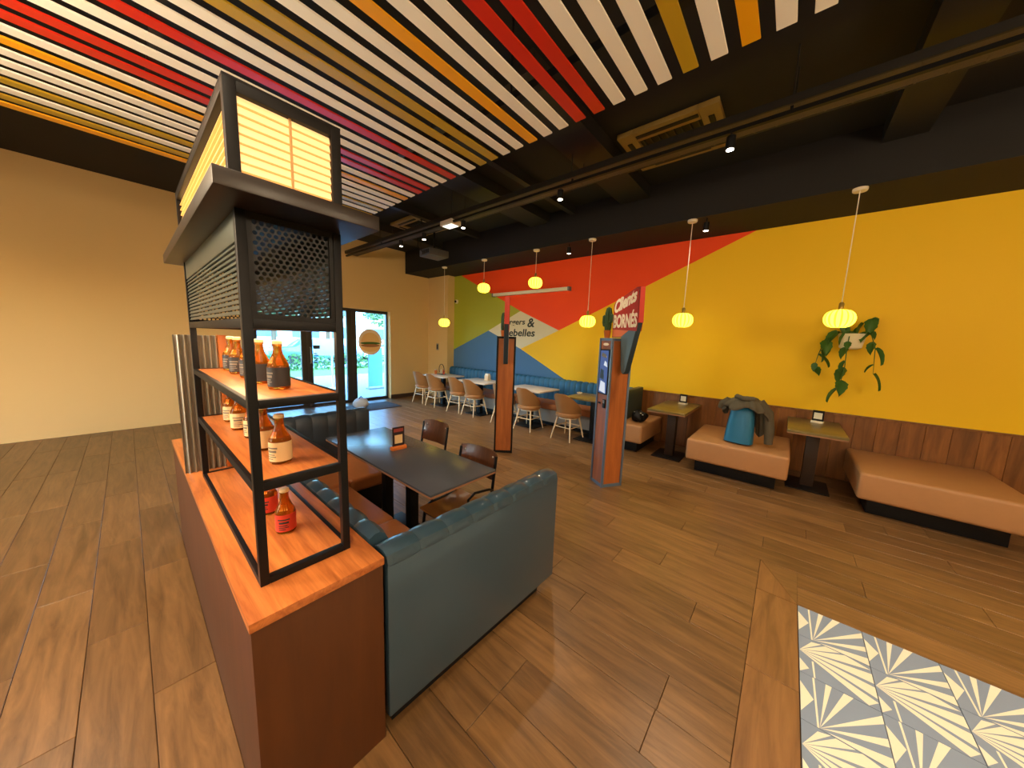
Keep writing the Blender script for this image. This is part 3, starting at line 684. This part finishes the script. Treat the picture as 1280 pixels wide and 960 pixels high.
# school chairs
def school_chair(label, loc, rz):
    root = thing('school_chair', label, 'chair', loc, rz, 'brown plywood chairs at the booth table')
    # local: faces -x, back at +x
    r = .011
    for s in (-1, 1):
        y = s*.185
        MB().tube([(.21, y*1.1, 0), (.15, y, .30), (.15, y, .46), (.17, y, .6), (.20, y, .80)], r, 8).build('back_leg', M_blackm, root)
        MB().tube([(-.2, y*1.1, 0), (-.16, y, .38), (-.14, y, .425), (-.1, y, .435), (.15, y, .43)], r, 8).build('front_leg', M_blackm, root)
    MB().tube([(.15, -.185, .36), (.15, .185, .36)], .009, 8).build('stretcher', M_blackm, root); MB().tube([(-.16, -.185, .38), (-.16, .185, .38)], .009, 8).build('stretcher', M_blackm, root)
    for s in (-1, 1): MB().tube([(.165, s*.19, .55), (.08, s*.225, .6), (-.06, s*.22, .62), (-.1, s*.2, .58), (-.09, s*.19, .435)], .009, 8).build('arm', M_blackm, root)
    def seat(u, v, dz=0):
        x = -.2+.37*u; y = (v-.5)*.38; z = .452-.02*math.sin(math.pi*u)-.02*max(0, .25-u)/.25-(.012*(1-(2*v-1)**2)); return (x, y*(1-.1*(u)), z+dz)
    MB().grid(lambda u, v: seat(u, v), 10, 10, lambda u, v: seat(u, v, -.012)).build('seat', mat('gold_plywood', (150, 100, 48), .25, coat=.4), root)
    def back(u, v, dx=0):
        y = (u-.5)*.385; z = .615+.215*v; x = .165+.035*v+.035*(1-(2*u-1)**2)+dx
        e = 1-.06*(abs(2*v-1)**6); return (x, y*e, z-.012*abs(2*u-1)**4*(1 if v > .5 else -1))
    bk = MB().grid(lambda u, v: back(u, v), 12, 8, lambda u, v: back(u, v, .011)).build('backrest', M_ply, root)
    for u in (.12, .88):
        p = back(u, .8); MB().lathe([(.006, -.002), (.008, 0), (.005, .003)], 10).mesh
        k = MB().lathe([(.006, -.002), (.009, 0), (.005, .004)], 10).mesh('rivet', M_corr); k.transform(Matrix.Rotation(R(-90), 4, 'Y')); link('rivet', k, bk, (p[0], p[1], p[2]))
    return root
school_chair('glossy brown plywood chair nearer the viewer, pushed under the grey table', (1.50, 1.745, 0), R(3))
school_chair('dark brown plywood chair farther from the viewer, at the grey table', (1.745, 2.62, 0), R(2))

# ================================================================== BANQUETTE AREA
bq = thing('banquette', 'long blue ribbed banquette under the mural wall', 'banquette', (WX-.03, 2.06, 0))
BL = 7.2-2.06; n = 40; w2 = BL/n
me = channel_mesh(w2*.97, .13, .44, .885, .016, M_bqblue); me.transform(Matrix.Rotation(R(90), 4, 'Z'))
for i in range(n): link('back_channel', me, bq, (0, (i+.5)*w2, 0))
bx(-.60, -.02, 0, BL, .33, .45).build('seat', M_tan, bq, .03, 3)
for i in range(6): bx(-.56, -.05, i*BL/6+.004, (i+1)*BL/6-.004, .08, .33).build('base_panel', mat('pale_grey_panel', (150, 146, 142), .6), bq, .004)
bx(-.5, -.05, 0, BL, 0, .08).build('plinth', M_blackm, bq)
def cafe_table(y0, y1, x0, x1, m, label, group='tables along the banquette'):
    root = thing('cafe_table', label, 'table', ((x0+x1)/2, (y0+y1)/2, 0), 0, group); a, b = (x1-x0)/2, (y1-y0)/2
    bx(-a, a, -b, b, .722, .75).build('table_top', m, root, .005)
    bx(-.045, .045, -.045, .045, .015, .70).build('pedestal', M_blackm, root, .004); bx(-.2, .2, -.2, .2, .70, .722).build('top_plate', M_blackm, root); bx(-.22, .22, -.25, .25, 0, .015).build('foot_plate', M_blackm, root, .004)
    return root
cafe_table(6.15, 6.98, 4.76, 5.42, M_marble, 'white marble cafe table nearest the corner pilaster')
cafe_table(4.78, 5.68, 4.76, 5.42, M_marble, 'white marble cafe table, second from the corner')
cafe_table(3.38, 4.26, 4.78, 5.46, M_marble, 'white marble cafe table right behind the left kiosk')
cafe_table(2.06, 2.87, 4.79, 5.46, M_olive, 'olive wooden cafe table at the right end of the banquette')
# tub chairs
def tub_chair(label, loc, rz):
    root = thing('tub_chair', label, 'chair', loc, rz, 'caramel tub chairs along the banquette')
    # faces +x
    def shell(u, v, off=0):
        a = R(180-104+208*u); k = abs(2*u-1); r = .235+off
        top = .81-.27*max(0, (k-.22)/.78)**1.25; lean = .075*v*(1-k*.8)
        z = .40+(top-.40)*v; rr = r*(1-.2*(1-v))
        return (.02+rr*math.cos(a)-lean, rr*1.0*math.sin(a), z)
    MB().grid(lambda u, v: shell(u, v), 22, 8, lambda u, v: shell(u, v, -.028)).build('backrest', M_tub, root)
    MB().lathe([(.05, .385), (.2, .39), (.222, .41), (.222, .45), (.2, .472), (.05, .478)], 26, c=(.02, 0, 0)).build('seat', M_tub, root)
    MB().lathe([(.17, .365), (.17, .39)], 20, c=(.02, 0, 0)).build('under_frame', M_cream, root)
    for sx in (-1, 1):
        for sy in (-1, 1): MB().tube([(.02+sx*.135, sy*.13, .385), (.02+sx*.215, sy*.195, 0)], [.017, .010], 10).build('leg', M_beech, root)
    for sx in (-1, 1): MB().tube([(.02+sx*.165, -.155, .22), (.02+sx*.165, .155, .22)], .009, 8).build('stretcher', M_beech, root)
    for sy in (-1, 1): MB().tube([(-.145, sy*.155, .22), (.185, sy*.155, .22)], .009, 8).build('stretcher', M_beech, root)
    return root
TC = ['leftmost of the row, by the beige wall', 'second from the left in the row', 'third from the left in the row', 'fourth from the left in the row', 'half hidden behind the left kiosk', 'just right of the left kiosk', 'rightmost of the row, left of the sign kiosk']
tc0 = None
for i, (y, l) in enumerate(zip((7.16, 6.56, 5.72, 5.21, 4.30, 3.69, 2.83), TC)):
    x = 4.88+(.03 if i == 0 else 0); rz = R([6, -2, 5, 0, 4, 2, -3][i]); lb = 'caramel tub chair with beech legs, '+l
    if tc0 is None: tc0 = tub_chair(lb, (x, y, 0), rz)
    else: dup(tc0, (x, y, 0), rz, lb)
# things on those tables
cdy = thing('wire_caddy', 'black wire caddy with a tall round handle on the corner table', 'caddy', (5.15, 6.72, .75))
MB().tube([(.1*math.cos(a)*0, .1*math.cos(a), .13+.13*math.sin(a)) for a in [R(-40+260*i/20) for i in range(21)]], .008, 6).build('handle', M_blackm, cdy)
bx(-.07, .07, -.1, .1, 0, .012).build('tray', M_blackm, cdy, .003)
for i, m in enumerate((M_red, M_cream)): MB().lathe([(.022, .012), (.024, .08), (.012, .11), (.008, .13)], 12, c=(.03, -.05+i*.1, 0)).build('sauce_bottle', m, cdy)
sj = thing('small_jar', 'small orange jar beside the wire caddy', 'jar', (5.1, 6.9, .75)); MB().lathe([(.03, 0), (.034, .01), (.034, .09), (.026, .1)], 14).build('glass', M_orange, sj); MB().lathe([(.028, .1), (.028, .115)], 14).build('lid', M_cream, sj)
nh = thing('napkin_holder', 'pale wooden napkin holder on the second marble table', 'napkin holder', (5.28, 5.2, .75)); bx(-.05, .05, -.06, .06, 0, .02).build('base', M_beech, nh, .003); bx(-.03, .03, -.055, .055, .02, .15).build('napkins', M_cream, nh, .004)
for s in (-1, 1): bx(s*.04-.006, s*.04+.006, -.055, .055, .02, .11).build('side_plate', M_beech, nh, .002)
sd = thing('small_dish', 'small cream dish on the olive table', 'dish', (5.2, 2.8, .75)); MB().lathe([(.03, 0), (.045, .02), (.05, .035), (.044, .035), (.03, .012)], 16).build('bowl', M_cream, sd); MB().lathe([(.02, .012), (.036, .03), (.01, .045)], 12).build('contents', M_beech, sd)
def card_stand(x, y, label):
    r = thing('table_card_stand', label, 'card stand', (x, y, .75), R(-10), 'card stands on the wall tables'); bx(-.04, .04, -.06, .06, 0, .025).build('block', M_cream, r, .003)
    c_ = bx(-.006, .006, -.055, .055, .025, .16).build('card', M_kdark, r); bx(-.0075, -.006, -.04, .04, .05, .13).build('card_face', M_cream, c_)
# ================================================================== RIGHT: WAINSCOT, BENCHES, WALL TABLES
i = 0; y = -3.0
pm = bx(-.018, .0, .0, .188, .0, ZB).mesh('plank', M_wains, .003, 1)
while y < 2.05:
    link('plank', pm, wr, (WX, y, 0)); y += .19
bx(WX-.028, WX, -3.0, 2.06, ZB, ZB+.025).build('cap_rail', M_wains, wr, .003)
def block_bench(y0, y1, x0, label):
    root = thing('bench_seat', label, 'bench', ((x0+WX)/2, (y0+y1)/2, 0), 0, 'pale tan bench seats by the wall'); a, b = (WX-.03-x0)/2, (y1-y0)/2
    bx(-a, a-.01, -b, b, .17, .45).build('cushion', M_beigel, root, .035, 3); bx(-a+.14, a-.02, -b+.1, b-.1, 0, .17).build('base', M_blackm, root, .004)
    return root
block_bench(-.13, .93, 4.75, 'pale tan bench seat under the blue bag')
sbk = block_bench(1.57, 2.03, 4.9, 'short pale tan bench seat half hidden behind the sign kiosk')
bx(-.45, .48, .12, .22, .45, .93).build('backrest', mat('dark_teal_vinyl', (40, 56, 54), .5), sbk, .02)
block_bench(-1.75, -.68, 4.75, 'pale tan bench seat farthest right')
def wall_table(y0, y1, x0, label):
    root = thing('wall_table', label, 'table', (x0, (y0+y1)/2, 0), 0, 'wooden wall tables'); b = (y1-y0)/2; L_ = WX-.03-x0
    bx(0, L_, -b, b, .722, .75).build('table_top', M_olive, root, .004); bx(0, L_, -b, b, .708, .722).build('edge_board', M_edge, root)
    bx(.38, .5, -.06, .06, .015, .708).build('pedestal', mat('dark_brown_post', (48, 32, 22), .5), root, .004); bx(.2, .68, -.2, .2, 0, .015).build('foot_plate', M_blackm, root, .003)
wall_table(1.0, 1.5, 4.85, 'olive wooden wall table between the two tan benches')
wall_table(-.58, -.07, 4.92, 'olive wooden wall table below the hanging plant')
card_stand(5.7, 1.22, 'small cream card stand on the table between the benches'); card_stand(5.7, -.36, 'small cream card stand on the table below the plant')
fl = thing('small_plush', 'small dark bundle with pale spots on the short bench', 'bundle', (5.2, 1.72, .45))
def blob(rx, ry, rz, seed, amp=.12, n=18):
    rn = random.Random(seed); ph = [rn.uniform(0, 6) for _ in range(6)]
    def f(u, v):
        a = 2*math.pi*u; b = math.pi*v; k = 1+amp*(math.sin(3*a+ph[0]+2*b)+math.sin(5*b+ph[1]+a*2)*.6+math.sin(7*a+ph[2])*.3*math.sin(b))
        return (rx*k*math.sin(b)*math.cos(a), ry*k*math.sin(b)*math.sin(a), rz+rz*k*-math.cos(b))
    return MB().grid(f, n*2, n)
blob(.1, .12, .09, 4).build('bundle', M_kdark, fl)
for a in range(5): MB().lathe([(.004, -.004), (.014, 0), (.004, .006)], 8, c=(-.09+.01*a, -.08+.035*a, .14+.02*math.sin(a*2))).build('spot', M_white, fl)
# bag and jacket
bg_ = thing('hard_shell_bag', 'shiny blue hard-shell bag standing on the tan bench', 'bag', (5.02, .39, .45), R(-12))
def pod(u, v):
    a = 2*math.pi*u; h = v; w = .155*(1-.28*h**1.6)*min(1, (1-(1-min(h/.12, 1))**2)**.5+.25 if h < .12 else 1); w *= (1-max(0, (h-.85)/.15)**2.5*.75)
    ex = 3.2; cx, sx = math.cos(a), math.sin(a); rr = (abs(cx)**ex+abs(sx)**ex)**(-1/ex)
    return (.10*rr*cx*w/.155+.03*h, w*rr*sx, .50*h)
b = MB(); b.grid(pod, 40, 22); n0 = len(b.v); b.f.append(tuple(i*23+22 for i in range(40))); b.mi.append(0); b.f.append(tuple(i*23 for i in range(40))); b.mi.append(0); b.build('shell', M_bag, bg_)
MB().tube([(.06, .09, .08), (.12, .1, .25), (.08, .08, .45)], .012, 6).build('strap', M_blackm, bg_); MB().tube([(.06, -.09, .08), (.12, -.1, .25), (.08, -.08, .45)], .012, 6).build('strap', M_blackm, bg_)
jk = thing('draped_jacket', 'olive grey jacket draped over the top of the blue bag', 'jacket', (5.06, .37, .45), R(-12))
def drape(u, v):
    a = 2*math.pi*u; r = v
    fold = .018*math.sin(9*a+2*math.sin(3*a))*r+.01*math.sin(17*a+1)*r
    fall = .07+.36*max(0, math.cos(a-R(-40)))**3+.03*math.sin(5*a)+.1*max(0, math.cos(a-R(75)))**3
    if r < .5: k = r/.5; R0 = .155*k; z = .60-.05*k**3+.012*math.sin(4*a+6*k)
    else: k = (r-.5)/.5; R0 = .155+.035*math.sin(k*1.6)+.02*k; z = .55-fall*k
    return ((R0+fold)*.85*math.cos(a)+.02, (R0+fold)*1.12*math.sin(a), max(z, .012))
MB().grid(drape, 72, 18, lambda u, v: tuple(Vector(drape(u, v))*.97-Vector((0, 0, .006)))).build('jacket_body', M_jacket, jk)
sl = MB(); sl.tube([(.02, .14, .5), (.0, .2, .52), (-.01, .25, .48), (.0, .27, .42)], [.05, .055, .045, .035], 10); sl.build('sleeve', M_jacket, jk)
sl = MB(); sl.tube([(.1, -.12, .55), (.12, -.22, .42), (.1, -.26, .22), (.09, -.27, .04)], [.06, .06, .055, .045], 10); sl.build('sleeve', M_jacket, jk)
MB().tube([(.05, .1, .57), (-.04, .08, .6), (-.09, .0, .59), (-.05, -.09, .59), (.06, -.1, .57)], [.03, .035, .03, .035, .03], 10).build('collar', M_jacket, jk)
# hanging plant
hp = thing('hanging_plant', 'trailing green plant in a wall pot at the right edge', 'plant', (WX-.17, -.55, 1.72))
MB().lathe([(.06, -.02), (.1, 0), (.125, .16), (.135, .17), (.12, .17), (.1, .15)], 20).build('pot', M_cream, hp); bx(.0, .17, -.01, .01, .04, .1).build('bracket', M_blackm, hp); MB().lathe([(.02, .13), (.118, .14)], 20).build('soil', M_kdark, hp)
def leaf_mesh(s):
    def f(u, v):
        w = .5*math.sin(math.pi*min(1, u**.75*1.0))**.8*(1-.25*u); y = (v-.5)*2*w*s*.75; notch = 1-.18*abs(math.sin(u*12))*abs(2*v-1)**2
        return (u*s, y*notch, -.35*s*u*u+.12*s*abs(2*v-1)**1.5)
    return MB().grid(f, 12, 6, lambda u, v: tuple(Vector(f(u, v))-Vector((0, 0, .0015)))).mesh('leaf', M_leaf)
lms = [leaf_mesh(.15), leaf_mesh(.2), leaf_mesh(.11)]
rn = random.Random(12)
vines = [[(0, .05, .16), (-.04, .14, .2), (-.06, .24, .08), (-.07, .28, -.1), (-.06, .3, -.26)], [(0, .0, .16), (-.1, .03, .2), (-.14, .04, .0), (-.13, .03, -.25), (-.12, .05, -.5)], [(0, -.05, .16), (-.06, -.14, .2), (-.08, -.2, .0), (-.07, -.22, -.3)], [(.02, -.02, .16), (0, -.08, .3), (-.03, -.16, .36)], [(.02, .04, .16), (.0, .08, .32), (-.04, .14, .38)]]
for vi, pth in enumerate(vines):
    MB().tube(pth, [.005]*(len(pth)-1)+[.002], 6).build('vine', M_leaf, hp)
    for k in range(1, len(pth)):
        for e in range(2):
            p = Vector(pth[k])*(1-.35*e)+Vector(pth[k-1])*.35*e
            o = link('leaf', lms[rn.randrange(3)], hp, p); o.rotation_euler = (rn.uniform(-.3, .3), rn.uniform(.5, 1.2), rn.uniform(0, 6.28))
# ================================================================== KIOSKS
def kiosk(name, x, y, rz, top, label, facing):
    root = thing(name, label, 'kiosk', (x, y, 0), rz, 'wood and metal order kiosks')
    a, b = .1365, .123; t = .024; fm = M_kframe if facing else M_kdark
    for sx in (-1, 1):
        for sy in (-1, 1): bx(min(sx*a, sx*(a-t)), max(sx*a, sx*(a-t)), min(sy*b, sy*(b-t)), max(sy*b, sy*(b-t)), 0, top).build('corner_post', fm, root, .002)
    bx(-a+.004, a-.004, -b+.004, b-.004, 0, .035).build('base_rail', fm, root); bx(-a+.004, a-.004, -b+.004, b-.004, top-.03, top).build('top_rail', fm, root)
    for sy in (-1, 1): bx(-a+t, a-t, min(sy*(b-.012), sy*(b-.02)), max(sy*(b-.012), sy*(b-.02)), .035, top-.03).build('side_panel', M_kwood, root)
    for sx in (-1, 1): bx(min(sx*(a-.012), sx*(a-.02)), max(sx*(a-.012), sx*(a-.02)), -b+t, b-t, .035, top-.03).build('front_panel', M_kwood, root)
    xs = -a+.01
    s = bx(xs-.012, xs, -.088, .088, 1.085, 1.60).build('screen', M_blackm, root, .003)
    bx(xs-.0135, xs-.012, -.076, .076, 1.10, 1.585).build('screen_picture', emis('screen_blue', (90, 110, 160), .36), s)
    for (y0, y1, z0, z1, m) in [(-.06, .06, 1.10, 1.24, M_white), (-.02, .07, 1.25, 1.38, M_navy), (-.07, .0, 1.40, 1.47, M_white), (-.05, .06, 1.50, 1.56, M_grey)]:
        MB().prism([(y0, z0), (y1, z0+.02), (y1-.02, z1), (y0+.015, z1-.02)], lambda u, v, t_: (xs-.0145+t_, u, v), 0, .001).build('screen_shape', emis('screen_white', (220, 226, 236), .42) if m is M_white else m, s)
    e = MB(); pts = [(.05*math.cos(R(k*15)), 1.655+.016*math.sin(R(k*15))) for k in range(24)]
    e.prism(pts, lambda u, v, t_: (xs-.006+t_, u, v), 0, .006); e.build('badge', M_cream, root)
    bx(xs-.006, xs, .03, .075, .965, .985).build('slot', M_blackm, root); k = bx(xs-.012, xs, -.07, -.02, .93, 1.03).build('card_reader', M_blackm, root, .003); bx(xs-.0135, xs-.012, -.062, -.028, .985, 1.02).build('reader_display', M_grey, k)
    # fin sign standing out of the side face; (t, z) outline
    out = [(-.17, top+.012), (-.17, 2.10), (-.155, 2.125), (.185, 2.24), (.215, 2.243), (.24, 2.225), (.25, 2.19), (.265, 1.90), (.228, 1.76), (.125, 1.385), (.106, 1.35), (.08, 1.337), (.052, 1.35), (.038, 1.38), (.004, top-.08), (.004, top+.012)]
    dz = top-1.725
    out = [(t_, z+dz) for t_, z in out]
    fn = lambda u, v, t_: (t_, -b-u, v)
    core = MB(); core.prism(out, fn, -.029, .029)
    sgn = core.build('sign_board', mat('sign_edge_dark', (40, 58, 70), .5), root, .002)
    M_sr = mat('sign_red', (176, 48, 34), .5); M_sb = mat('sign_blue', (92, 116, 132), .5); M_so = mat('sign_orange', (222, 120, 70), .5)
    for f0, f1 in ((-.032, -.029), (.029, .032)):
        MB().prism([(-.165, 1.83+dz), (-.165, 2.095+dz), (-.15, 2.12+dz), (.185, 2.235+dz), (.213, 2.238+dz), (.236, 2.22+dz), (.245, 2.188+dz), (.26, 1.89+dz), (.25, 1.80+dz)], fn, f0, f1).build('red_field', M_sr, sgn)
        MB().prism([(-.165, 1.742+dz), (-.165, 1.828+dz), (.12, 1.808+dz), (.0, 1.742+dz)], fn, f0, f1).build('orange_field', M_so, sgn)
        MB().prism([(.004, 1.742+dz), (.124, 1.808+dz), (.235, 1.798+dz), (.222, 1.76+dz), (.12, 1.385+dz), (.103, 1.355+dz), (.08, 1.343+dz), (.056, 1.355+dz), (.043, 1.385+dz), (.008, 1.66+dz)], fn, f0, f1).build('blue_field', M_sb, sgn)
    MB().prism([(.18, 2.246+dz), (.26, 2.246+dz), (.272, 1.89+dz), (.262, 1.885+dz), (.252, 2.2+dz), (.22, 2.24+dz)], fn, -.029, .029).build('red_edge', M_sr, sgn)
    M_tx = mat('sign_cream', (246, 236, 210), .5)
    m1 = frame_m((-.033, -b+.15, 1.995+dz), (0, -1, .30), (0, .0, 1)); m2 = frame_m((-.033, -b+.155, 1.838+dz), (0, -1, .0), (0, 0, 1))
    text('lettering', 'Clients', m1, M_tx, .385, .145, -.006, .2, .045, sgn)
    text('lettering', 'BORNÉS', m2, M_tx, .405, .185, -.006, 0, .04, sgn)
    # potted cactus on the top
    MB().lathe([(.03, top), (.042, top+.085), (.046, top+.09), (.0, top+.088)], 14, c=(-.055, -b+.225, 0)).build('cactus_pot', M_orange, root)
    cx = -b+.225; z0 = top+.085; rib = lambda w: 1+.12*math.cos(8*w)
    cc = MB(); cc.lathe([(.03, 0), (.036, .05), (.036, .2), (.026, .255), (.005, .27)], 32, c=(-.055, cx, z0), fn=rib)
    cc.tube([(-.055, cx+.03, z0+.06), (-.055, cx+.075, z0+.07), (-.055, cx+.085, z0+.1), (-.055, cx+.085, z0+.17), (-.055, cx+.085, z0+.185)], [.018, .02, .021, .019, .006], 10)
    cc.tube([(-.055, cx-.03, z0+.09), (-.055, cx-.06, z0+.1), (-.055, cx-.066, z0+.13), (-.055, cx-.066, z0+.18), (-.055, cx-.066, z0+.19)], [.015, .017, .017, .015, .005], 10)
    cc.build('cactus', M_cactus, root)
    return root
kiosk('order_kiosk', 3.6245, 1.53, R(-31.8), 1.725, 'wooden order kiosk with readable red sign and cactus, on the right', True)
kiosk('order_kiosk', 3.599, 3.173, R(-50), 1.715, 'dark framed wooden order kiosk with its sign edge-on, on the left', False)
# ================================================================== SMALL WALL THINGS
sc_ = thing('security_camera', 'small white dome security camera on the green wall', 'camera', (WX-.004, 7.1, 2.67))
k = MB().lathe([(.055, 0), (.055, .03), (.04, .05)], 16).mesh('base', M_white); k.transform(Matrix.Rotation(R(-90), 4, 'Y')); link('base', k, sc_)
k = MB().lathe([(.035, .045), (.033, .065), (.02, .08), (.005, .085)], 16).mesh('lens', M_blackm); k.transform(Matrix.Rotation(R(-90), 4, 'Y')); link('lens', k, sc_)
ws = thing('wall_switch', 'small grey switch plate on the pilaster', 'switch', (5.72, 7.65, 1.42)); bx(-.012, 0, -.045, .045, -.09, .09).build('plate', M_grey, ws, .003); bx(-.018, -.012, -.025, .025, -.06, .06).build('rocker', M_kdark, ws)
dm = tag(bx(3.1, 4.2, 7.0, 7.75, 0, .012).build('door_mat', mat('dark_mat', (58, 58, 62), .9, bump=.5, bscale=200), None, .003), 'dark rectangular mat on the floor inside the glass door', 'door mat')
gb = thing('grey_sack', 'light grey rounded sack by the dark door post', 'sack', (3.35, 7.3, .012)); blob(.16, .18, .12, 9, .05).build('sack_body', mat('light_grey_cloth', (170, 172, 176), .8), gb); MB().tube([(-.05, 0, .22), (0, 0, .28), (.05, 0, .22)], .012, 6).build('strap', M_blackm, gb)
